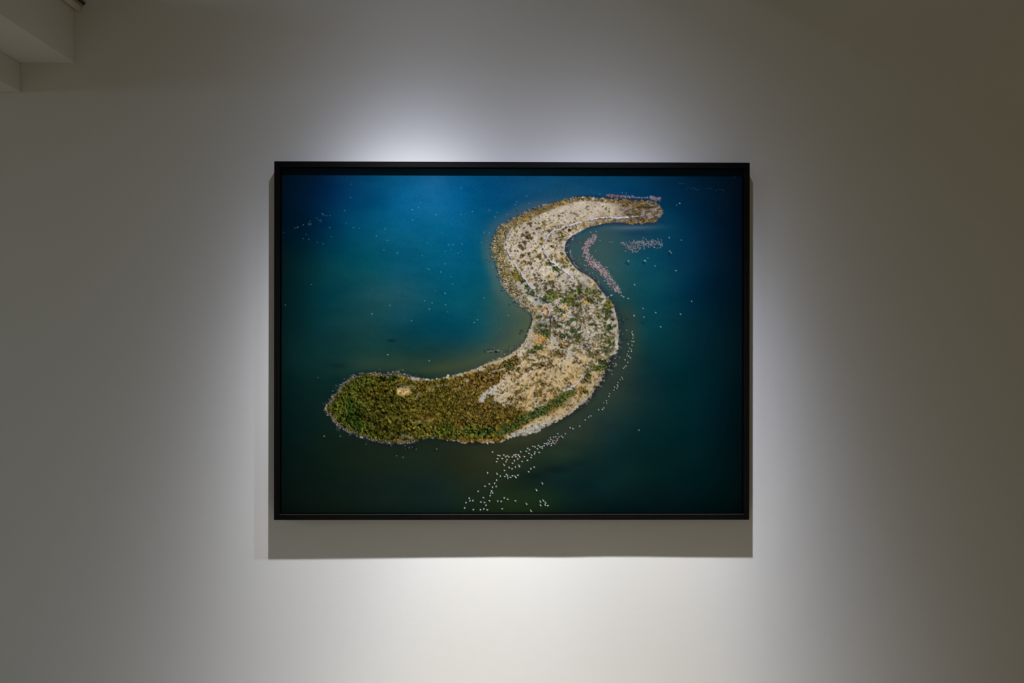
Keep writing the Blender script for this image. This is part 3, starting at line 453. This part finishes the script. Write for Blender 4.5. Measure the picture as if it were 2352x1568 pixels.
    # the lower flock, bird by bird
    lo = [(2110,17),(2163,33),(1890,125),(2027,125),(1957,168),(1980,190),(1852,177),(1815,186),(1756,197),(1912,180),(1767,229),(1718,240),(1800,243),(1838,245),(1877,240),(1888,212),(1745,263),(1800,270),(1862,272),(1710,285),(1810,290),(1775,299),(1650,302),(1730,306),(1838,306),(1680,300),(1700,323),(1645,340),(1773,334),(1610,355),(1540,335),(1570,361),(1480,360),(1440,350),(1608,384),(1523,394),(1348,387),(1382,412),(1323,439),(1222,447),(1480,453),(1555,461),(1370,477),(1470,486),(1420,508),(1410,551),(1288,535),(1345,602),(1248,622),(1205,540),(1180,505),(1133,498),(1100,510),(1135,535),(1072,540),(1170,580),(1110,610),(1075,655),(1200,712),(1185,690),(1127,722),(1067,755),(1015,735),(925,688),(956,625),(975,590),(980,520),(1010,542),(952,540),(918,508),(890,570),(847,520),(814,513),(808,574),(789,626),(715,453),(930,785),(626,827),(800,850),(855,888),(965,855),(985,882),(937,893),(993,922),(1040,907),(1075,880),(1120,888),(1138,912),(1175,869),(1365,808),(1405,754),(1464,724),(788,960),(752,1016),(656,1028),(578,1068),(782,1072),(715,1087),(697,1153),(681,1195),(716,1188),(672,1238),(455,1160),(295,1283),(309,1330),(362,1328),(238,1364),(213,1460),(370,1490),(505,1353),(572,1362),(550,1273),(660,1331),(598,1410),(498,1492),(560,1476),(621,1494),(810,1336),(872,1341),(926,1278),(988,1302),(1128,1332),(888,1475),(1330,1390),(1410,1515),(1510,1143),(1615,1022),(1580,1350),(1632,1330),(1672,1368),(1583,1415),(1665,1408),(1712,1418)]
    steep = {(855,888),(993,922),(626,827),(956,625),(1110,610),(1127,722),(788,960),(752,1016),(782,1072),(715,1087),(681,1195),(672,1238),(455,1160),(295,1283),(309,1330),(362,1328),(238,1364),(213,1460),(598,1410),(810,1336),(872,1341),(498,1492),(560,1476)}
    dive = {(800,850),(716,1188),(1138,912),(925,688),(1330,1390),(1410,1515),(1510,1143),(1615,1022),(1580,1350),(1632,1330),(1672,1368),(1583,1415),(1665,1408),(1205,540)}
    for x, y in lo:
        X, Y = 1040+x/7.84, 980+y/7.84; an = -1.2 if (x, y) in steep else (.85 if (x, y) in dive else R.uniform(-.5, .3))
        sz = 1.0 if y < 360 else 1.18
        dots(img, [(X-2.2, Y+1.2, 2.2*sz, 1.0, -.35, .75)], (8, 10, 10))
        dots(img, [(X, Y, 1.4*sz, .82*sz, an, .96)], (214, 208, 210) if y < 300 else (228, 230, 228))
        if (x, y) in dive: dots(img, [(X-1.4, Y-2.6, 1.2, .5, 1.3, .8)], (206, 210, 208))
    for x, y in [(1860,205),(1830,245),(1865,265),(1135,520),(1165,560),(1150,500),(990,530),(1010,715),(1190,690),(1185,730),(1830,300),(1140,545)]:
        dots(img, [(1040+x/7.84, 980+y/7.84, 1.3, 1.0, .4, .7)], (150, 78, 86))

# ================================================================== helpers
def link(name, me, mat, parent=None):
    o = bpy.data.objects.new(name, me); C.objects.link(o)
    if mat: me.materials.append(mat)
    if parent: o.parent = parent
    return o
def from_bm(name, bm, mat, parent=None, smooth=False):
    me = bpy.data.meshes.new(name); bmesh.ops.recalc_face_normals(bm, faces=bm.faces); bm.to_mesh(me); bm.free()
    if smooth:
        for p in me.polygons: p.use_smooth = True
    return link(name, me, mat, parent)
def box(bm, x0, x1, y0, y1, z0, z1):
    m = bmesh.ops.create_cube(bm, size=1.0, matrix=Matrix.Translation(((x0+x1)/2, (y0+y1)/2, (z0+z1)/2)) @ Matrix.Diagonal((x1-x0, y1-y0, z1-z0, 1)))
    return m['verts']
def bevel(bm, w, seg=2):
    bmesh.ops.bevel(bm, geom=list(bm.edges), offset=w, segments=seg, affect='EDGES', profile=.6)
def material(name):
    m = bpy.data.materials.new(name); m.use_nodes = True
    return m, m.node_tree, m.node_tree.nodes['Principled BSDF']
def node(nt, kind, **kw):
    n = nt.nodes.new(kind)
    for k, v in kw.items():
        if k in n.inputs: n.inputs[k].default_value = v
        else: setattr(n, k, v)
    return n

# ================================================================== materials
def wall_paint(name, color, nibs=()):
    m, nt, b = material(name)
    tc = node(nt, 'ShaderNodeTexCoord')
    b.inputs['Roughness'].default_value = .92; b.inputs['Specular IOR Level'].default_value = .12
    big = node(nt, 'ShaderNodeTexNoise', Scale=1.3, Detail=3.0); nt.links.new(tc.outputs['Object'], big.inputs['Vector'])
    mr = node(nt, 'ShaderNodeMapRange'); mr.inputs['To Min'].default_value = .975; mr.inputs['To Max'].default_value = 1.025; nt.links.new(big.outputs['Fac'], mr.inputs['Value'])
    mx = node(nt, 'ShaderNodeMix', data_type='RGBA', blend_type='MULTIPLY'); mx.inputs['Factor'].default_value = 1
    mx.inputs[6].default_value = (*color, 1); nt.links.new(mr.outputs[0], mx.inputs[7]); nt.links.new(mx.outputs[2], b.inputs['Base Color'])
    # roller stipple, with a few nibs of old filler
    st = node(nt, 'ShaderNodeTexNoise', Scale=150.0, Detail=3.0, Roughness=.55); nt.links.new(tc.outputs['Object'], st.inputs['Vector'])
    md = node(nt, 'ShaderNodeTexNoise', Scale=26.0, Detail=2.0); nt.links.new(tc.outputs['Object'], md.inputs['Vector'])
    h = node(nt, 'ShaderNodeMath', operation='MULTIPLY_ADD'); h.inputs[1].default_value = .9
    nt.links.new(md.outputs['Fac'], h.inputs[0]); nt.links.new(st.outputs['Fac'], h.inputs[2]); cur = h.outputs[0]
    for p, r, a in nibs:
        vm = node(nt, 'ShaderNodeVectorMath', operation='DISTANCE'); vm.inputs[1].default_value = p; nt.links.new(tc.outputs['Object'], vm.inputs[0])
        rr = node(nt, 'ShaderNodeMapRange', interpolation_type='SMOOTHSTEP'); rr.inputs['From Min'].default_value = r; rr.inputs['From Max'].default_value = r*.3
        rr.inputs['To Min'].default_value = 0; rr.inputs['To Max'].default_value = a; nt.links.new(vm.outputs['Value'], rr.inputs['Value'])
        ad = node(nt, 'ShaderNodeMath', operation='ADD'); nt.links.new(cur, ad.inputs[0]); nt.links.new(rr.outputs[0], ad.inputs[1]); cur = ad.outputs[0]
    bp = node(nt, 'ShaderNodeBump', Strength=.13, Distance=.001); nt.links.new(cur, bp.inputs['Height']); nt.links.new(bp.outputs[0], b.inputs['Normal'])
    return m
M_WALL = wall_paint('white_wall_paint', (.80, .79, .775), [((-.947, 0, .742), .006, .9), ((-.618, 0, .758), .007, .9), ((.450, 0, 2.221), .008, .8), ((.565, 0, 2.19), .005, .8), ((.79, 0, 1.65), .007, .8)])
M_TRIM = wall_paint('soffit_paint', (.71, .69, .64))
def plain(name, color, rough=.6):
    m, nt, b = material(name); tc = node(nt, 'ShaderNodeTexCoord')
    n = node(nt, 'ShaderNodeTexNoise', Scale=60.0, Detail=3.0); nt.links.new(tc.outputs['Object'], n.inputs['Vector'])
    r = node(nt, 'ShaderNodeValToRGB'); r.color_ramp.elements[0].color = (*[c*.9 for c in color], 1); r.color_ramp.elements[1].color = (*[min(1, c*1.1) for c in color], 1)
    nt.links.new(n.outputs['Fac'], r.inputs[0]); nt.links.new(r.outputs[0], b.inputs['Base Color']); b.inputs['Roughness'].default_value = rough
    return m
M_FLOOR = plain('grey_floor', (.80, .735, .61), .6)
M_CEIL = plain('ceiling_paint', (.62, .60, .56), .9)
M_PIPE = plain('white_conduit', (.80, .72, .66), .5)
M_SHADE = plain('dark_shade', (.05, .045, .035), .6)
M_BACK = plain('backing_board', (.3, .27, .22), .9)
# black stained wood: fine grain running along each rail
m, nt, b = material('black_stained_wood'); M_WOOD = m
tc = node(nt, 'ShaderNodeTexCoord'); mp = node(nt, 'ShaderNodeMapping'); mp.inputs['Scale'].default_value = (5, 420, 420)
nt.links.new(tc.outputs['Object'], mp.inputs['Vector'])
gr = node(nt, 'ShaderNodeTexNoise', Scale=1.0, Detail=5.0, Roughness=.65); nt.links.new(mp.outputs[0], gr.inputs['Vector'])
rp = node(nt, 'ShaderNodeValToRGB'); rp.color_ramp.elements[0].position = .35; rp.color_ramp.elements[0].color = (.0012, .0011, .001, 1); rp.color_ramp.elements[1].position = .75; rp.color_ramp.elements[1].color = (.0085, .008, .0082, 1)
nt.links.new(gr.outputs['Fac'], rp.inputs[0]); nt.links.new(rp.outputs[0], b.inputs['Base Color'])
b.inputs['Roughness'].default_value = .42; b.inputs['Specular IOR Level'].default_value = .10
bp = node(nt, 'ShaderNodeBump', Strength=.5, Distance=.0006); nt.links.new(gr.outputs['Fac'], bp.inputs['Height']); nt.links.new(bp.outputs[0], b.inputs['Normal'])
m, nt, b = material('matt_black_spacer'); M_INNER = m; tc = node(nt, 'ShaderNodeTexCoord')
gn = node(nt, 'ShaderNodeTexNoise', Scale=200.0); nt.links.new(tc.outputs['Object'], gn.inputs['Vector'])
rr = node(nt, 'ShaderNodeValToRGB'); rr.color_ramp.elements[0].color = (.0005, .0006, .0006, 1); rr.color_ramp.elements[1].color = (.0012, .0014, .0014, 1); nt.links.new(gn.outputs['Fac'], rr.inputs[0]); nt.links.new(rr.outputs[0], b.inputs['Base Color'])
b.inputs['Roughness'].default_value = .9; b.inputs['Specular IOR Level'].default_value = 0.0
# the bottom rail's front arris: smoother, its base lightened to paint the highlight line
m, nt, b = material('black_edge_highlight'); M_EDGE = m; tc = node(nt, 'ShaderNodeTexCoord')
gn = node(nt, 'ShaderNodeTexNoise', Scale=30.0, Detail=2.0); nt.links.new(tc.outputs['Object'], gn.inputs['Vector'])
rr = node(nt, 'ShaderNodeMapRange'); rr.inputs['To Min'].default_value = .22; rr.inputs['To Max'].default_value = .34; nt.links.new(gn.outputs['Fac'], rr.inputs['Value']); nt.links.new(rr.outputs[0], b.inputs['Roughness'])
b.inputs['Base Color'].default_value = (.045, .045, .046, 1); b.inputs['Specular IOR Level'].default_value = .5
# anti-reflection picture glass
m = bpy.data.materials.new('picture_glass'); m.use_nodes = True; M_GLASS = m; nt = m.node_tree; nt.nodes.remove(nt.nodes['Principled BSDF'])
tr = node(nt, 'ShaderNodeBsdfTransparent'); tr.inputs['Color'].default_value = (.985, .99, .988, 1)
gl = node(nt, 'ShaderNodeBsdfGlossy', Roughness=.01); mx = node(nt, 'ShaderNodeMixShader'); ge = node(nt, 'ShaderNodeNewGeometry')
dt = node(nt, 'ShaderNodeVectorMath', operation='DOT_PRODUCT'); nt.links.new(ge.outputs['Normal'], dt.inputs[0]); nt.links.new(ge.outputs['Incoming'], dt.inputs[1])
ab = node(nt, 'ShaderNodeMath', operation='ABSOLUTE'); nt.links.new(dt.outputs['Value'], ab.inputs[0])
om = node(nt, 'ShaderNodeMath', operation='SUBTRACT'); om.inputs[0].default_value = 1.0; nt.links.new(ab.outputs[0], om.inputs[1])
pw = node(nt, 'ShaderNodeMath', operation='POWER'); pw.inputs[1].default_value = 5.0; nt.links.new(om.outputs[0], pw.inputs[0])
fr = node(nt, 'ShaderNodeMath', operation='MULTIPLY_ADD'); fr.inputs[1].default_value = .6; fr.inputs[2].default_value = .004; nt.links.new(pw.outputs[0], fr.inputs[0])   # Schlick, coated glass
nt.links.new(fr.outputs[0], mx.inputs[0]); nt.links.new(tr.outputs[0], mx.inputs[1]); nt.links.new(gl.outputs[0], mx.inputs[2]); nt.links.new(mx.outputs[0], nt.nodes['Material Output'].inputs['Surface'])
# the print: ink colours carried by the sheet's own dots, with a little paper grain
m, nt, b = material('photographic_print'); M_PRINT = m
at = node(nt, 'ShaderNodeAttribute', attribute_name='ink'); tc = node(nt, 'ShaderNodeTexCoord')
pg = node(nt, 'ShaderNodeTexNoise', Scale=900.0, Detail=1.0); nt.links.new(tc.outputs['Object'], pg.inputs['Vector'])
mr = node(nt, 'ShaderNodeMapRange'); mr.inputs['To Min'].default_value = .93; mr.inputs['To Max'].default_value = 1.07; nt.links.new(pg.outputs['Fac'], mr.inputs['Value'])
mx = node(nt, 'ShaderNodeMix', data_type='RGBA', blend_type='MULTIPLY'); mx.inputs['Factor'].default_value = 1
nt.links.new(at.outputs['Color'], mx.inputs[6]); nt.links.new(mr.outputs[0], mx.inputs[7]); nt.links.new(mx.outputs[2], b.inputs['Base Color'])
b.inputs['Roughness'].default_value = .6; b.inputs['Specular IOR Level'].default_value = 0.0

# ================================================================== the room
# the wall is plastered by hand: it dips a few millimetres here and there
def wall_y(x, z):
    px = np.interp(x, [-2, -.78, -.55, -.25, -.02, .16, .31, .42, .56, .77, 2], [.0030, .0030, .0022, .0008, .0, .0006, -.0004, -.0002, .0006, .0012, .0014])
    return px*np.exp(-((z-.80)/.5)**2)
nx, nz = 240, 90; xs = np.linspace(-4, 4, nx+1); zs = np.linspace(0, 3.3, nz+1)
X, Z = np.meshgrid(xs, zs)
pts = np.stack([X, wall_y(X, Z), Z], -1).reshape(-1, 3)
faces = [(j*(nx+1)+i, j*(nx+1)+i+1, (j+1)*(nx+1)+i+1, (j+1)*(nx+1)+i) for j in range(nz) for i in range(nx)]
n0 = len(pts); rim = [(-4, .12, 0), (4, .12, 0), (4, .12, 3.3), (-4, .12, 3.3)]
faces.append((n0+1, n0, n0+3, n0+2))
me = bpy.data.meshes.new('wall_back'); me.from_pydata([tuple(p) for p in pts]+rim, [], faces); me.update()
for p in me.polygons: p.use_smooth = len(p.vertices) == 4 and p.index < nx*nz
w = link('wall_back', me, M_WALL); w['kind'] = 'structure'
bm = bmesh.new(); box(bm, -4, 4, -5, 0, -.1, 0); o = from_bm('floor', bm, M_FLOOR); o['kind'] = 'structure'
bm = bmesh.new(); box(bm, -4, 4, -5, .0, 3.3, 3.4); o = from_bm('ceiling', bm, M_CEIL); o['kind'] = 'structure'
# stepped soffit boxes in the corner high on the left
bm = bmesh.new(); vs_ = box(bm, -4, -1.4015, -4.2, 0, 2.388, 2.62); bevel(bm, .0025); o = from_bm('trim_1', bm, M_TRIM); o['kind'] = 'structure'
bm = bmesh.new(); box(bm, -4, -1.5735, -4.2, 0, 2.2935, 2.388); bevel(bm, .0025); o = from_bm('trim_2', bm, M_TRIM); o['kind'] = 'structure'

# ================================================================== the framed photograph
FW, FH, FD, FACE = 1.5, 1.129, .05, .0182
ZC = 1.5
art = bpy.data.objects.new('framed_photograph', None); C.objects.link(art); art.location = (0, 0, ZC); art.empty_display_size = .2
art['label'] = 'large black-framed aerial photograph of an S-shaped island in blue-green water'; art['category'] = 'picture'
def rail(length, rot, loc, highlight=False):
    """one mitred rail lying along its own x axis, front face towards -y, outer edge at +z"""
    a = length/2; prof = [(-FD, 0), (-FD, -FACE), (-.001, -FACE), (-.001, 0)]
    bm = bmesh.new(); ring = []
    for s in (-1, 1): ring.append([bm.verts.new((s*(a+z), y, z)) for y, z in prof])
    for i in range(4): bm.faces.new((ring[0][i], ring[0][(i+1) % 4], ring[1][(i+1) % 4], ring[1][i]))
    bm.faces.new(ring[0]); bm.faces.new(ring[1][::-1])
    es = [e for e in bm.edges if abs(e.verts[0].co.x-e.verts[1].co.x) > .5 and e.verts[0].co.y < -.04]
    bmesh.ops.bevel(bm, geom=es, offset=.0011, segments=2, affect='EDGES', profile=.6)
    bm.normal_update()
    for f in bm.faces:
        c = f.calc_center_median()
        if highlight and f.calc_area() < length*.0014 and c.z < -FACE/2 and c.y < -FD+.003: f.material_index = 1
        elif c.z < -FACE+.0004 and c.y > -FD+.003: f.material_index = 2
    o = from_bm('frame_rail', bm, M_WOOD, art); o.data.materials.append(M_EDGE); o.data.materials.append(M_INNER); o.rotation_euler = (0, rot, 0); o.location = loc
    return o
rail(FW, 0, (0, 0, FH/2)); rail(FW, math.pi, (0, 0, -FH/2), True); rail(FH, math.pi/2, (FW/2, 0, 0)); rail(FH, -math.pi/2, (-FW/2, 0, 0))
iw, ih = FW/2-FACE, FH/2-FACE
bm = bmesh.new(); box(bm, -iw+.0004, iw-.0004, -.012, -.004, -ih+.0004, ih-.0004); from_bm('backing_board', bm, M_BACK, art)
bm = bmesh.new(); box(bm, -iw, iw, -.0488, -.0468, -ih, ih)
g = from_bm('glass_pane', bm, M_GLASS, art)
# inverse of the scene's measured light per channel, multiplied into the ink colours
INV_LIGHT_R = [[4.35, 1.46, 0.78, 0.88, 1.38, 1.21, 1.24, 2.3, 5.16], [2.65, 0.91, 0.63, 0.61, 0.75, 0.68, 0.72, 1.3, 3.42], [1.92, 0.91, 0.75, 0.63, 0.55, 0.53, 0.57, 0.95, 2.34], [1.73, 1.09, 0.89, 0.68, 0.53, 0.56, 0.62, 0.86, 1.94], [1.81, 1.3, 1.02, 0.74, 0.61, 0.67, 0.76, 0.93, 1.74], [2.04, 1.52, 1.14, 0.84, 0.76, 0.83, 0.94, 1.1, 1.74], [2.44, 1.79, 1.35, 1.04, 0.97, 1.08, 1.21, 1.36, 1.99]]
INV_LIGHT_B = [[3.83, 1.26, 0.69, 0.75, 1.1, 0.95, 0.98, 1.87, 4.57], [2.32, 0.83, 0.61, 0.56, 0.63, 0.57, 0.61, 1.08, 2.86], [1.74, 0.88, 0.74, 0.59, 0.49, 0.48, 0.52, 0.82, 1.94], [1.62, 1.08, 0.86, 0.64, 0.49, 0.54, 0.6, 0.79, 1.65], [1.74, 1.27, 0.97, 0.7, 0.6, 0.66, 0.75, 0.88, 1.53], [1.99, 1.48, 1.09, 0.82, 0.76, 0.82, 0.94, 1.08, 1.59], [2.35, 1.73, 1.28, 1.03, 0.97, 1.06, 1.21, 1.35, 1.83]]
def inverse_light(u, v):
    tabs = [np.array(INV_LIGHT_R), np.sqrt(np.array(INV_LIGHT_R)*np.array(INV_LIGHT_B)), np.array(INV_LIGHT_B)]; nr, nc = tabs[0].shape
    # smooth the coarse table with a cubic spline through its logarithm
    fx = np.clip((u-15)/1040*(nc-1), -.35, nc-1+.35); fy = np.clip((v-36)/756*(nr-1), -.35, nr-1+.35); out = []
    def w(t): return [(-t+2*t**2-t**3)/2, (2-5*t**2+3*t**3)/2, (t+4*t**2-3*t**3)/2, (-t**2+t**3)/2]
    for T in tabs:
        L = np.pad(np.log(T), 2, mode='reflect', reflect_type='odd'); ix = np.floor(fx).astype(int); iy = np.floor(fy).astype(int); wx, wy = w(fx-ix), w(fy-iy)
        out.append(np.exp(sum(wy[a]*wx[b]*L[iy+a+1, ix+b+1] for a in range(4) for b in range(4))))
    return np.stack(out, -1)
# the printed sheet: a fine grid of dots, each holding its ink colour
PY = -.030
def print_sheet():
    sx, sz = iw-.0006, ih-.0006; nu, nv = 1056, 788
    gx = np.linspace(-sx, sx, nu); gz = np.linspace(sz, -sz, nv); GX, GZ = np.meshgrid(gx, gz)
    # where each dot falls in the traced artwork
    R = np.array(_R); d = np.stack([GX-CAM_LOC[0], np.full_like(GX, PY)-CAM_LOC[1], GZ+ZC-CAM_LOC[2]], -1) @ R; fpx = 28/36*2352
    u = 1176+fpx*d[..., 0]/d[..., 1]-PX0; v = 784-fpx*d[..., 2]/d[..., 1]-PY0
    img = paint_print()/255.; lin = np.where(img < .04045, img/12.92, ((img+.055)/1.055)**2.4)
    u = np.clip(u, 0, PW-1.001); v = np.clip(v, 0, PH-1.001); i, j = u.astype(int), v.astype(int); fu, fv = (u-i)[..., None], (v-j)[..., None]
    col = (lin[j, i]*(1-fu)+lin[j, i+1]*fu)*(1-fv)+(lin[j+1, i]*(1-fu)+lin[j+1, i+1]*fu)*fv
    col = np.clip(col*inverse_light(u, v), 0, .92)
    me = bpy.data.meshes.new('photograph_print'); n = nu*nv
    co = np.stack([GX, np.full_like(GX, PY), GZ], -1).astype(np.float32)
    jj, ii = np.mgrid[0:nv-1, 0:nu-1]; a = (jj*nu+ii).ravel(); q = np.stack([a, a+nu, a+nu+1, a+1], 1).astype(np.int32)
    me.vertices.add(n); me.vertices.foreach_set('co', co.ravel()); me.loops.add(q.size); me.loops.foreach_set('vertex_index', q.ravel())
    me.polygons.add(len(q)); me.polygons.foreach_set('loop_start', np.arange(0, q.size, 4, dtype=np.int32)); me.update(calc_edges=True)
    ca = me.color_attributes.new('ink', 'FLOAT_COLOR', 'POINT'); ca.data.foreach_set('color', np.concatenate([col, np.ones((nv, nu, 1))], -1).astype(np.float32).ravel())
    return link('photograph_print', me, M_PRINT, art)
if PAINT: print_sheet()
bm = bmesh.new(); box(bm, -iw+.0004, iw-.0004, -.0295, -.0125, -ih+.0004, ih-.0004); from_bm('mounting_panel', bm, M_BACK, art)

# ================================================================== conduit and the dark strip for its shade, high in the left corner
def tube(name, pts, r, mat, label, cat, flat=1.0):
    bm = bmesh.new(); rings = []
    for k, p in enumerate(pts):
        p = Vector(p); d = (Vector(pts[min(k+1, len(pts)-1)])-Vector(pts[max(k-1, 0)])).normalized(); s = d.cross(Vector((0, 0, 1))).normalized(); u = s.cross(d)
        rings.append([bm.verts.new(p+s*r*math.cos(a)+u*r*flat*math.sin(a)) for a in np.linspace(0, 2*math.pi, 16, endpoint=False)])
    for A, B in zip(rings[:-1], rings[1:]):
        for i in range(16): bm.faces.new((A[i], A[(i+1) % 16], B[(i+1) % 16], B[i]))
    bm.faces.new(rings[0]); bm.faces.new(rings[-1][::-1])
    o = from_bm(name, bm, mat, None, True); o['label'] = label; o['category'] = cat
    return o
tube('conduit', [(-1.3885, y, 2.564) for y in (-.004, -.3, -1.2, -2.4)], .0115, M_PIPE, 'pale conduit pipe running out from the wall beside the soffit, top left corner', 'pipe')
tube('shade_strip', [(-1.372, y, 2.578) for y in (-.004, -.3, -1.2, -2.4)], .0055, M_SHADE, 'thin dark strip in place of the shade beside the pale conduit, top left corner', 'shade_strip')  # dark tube put in for the shade beside the conduit
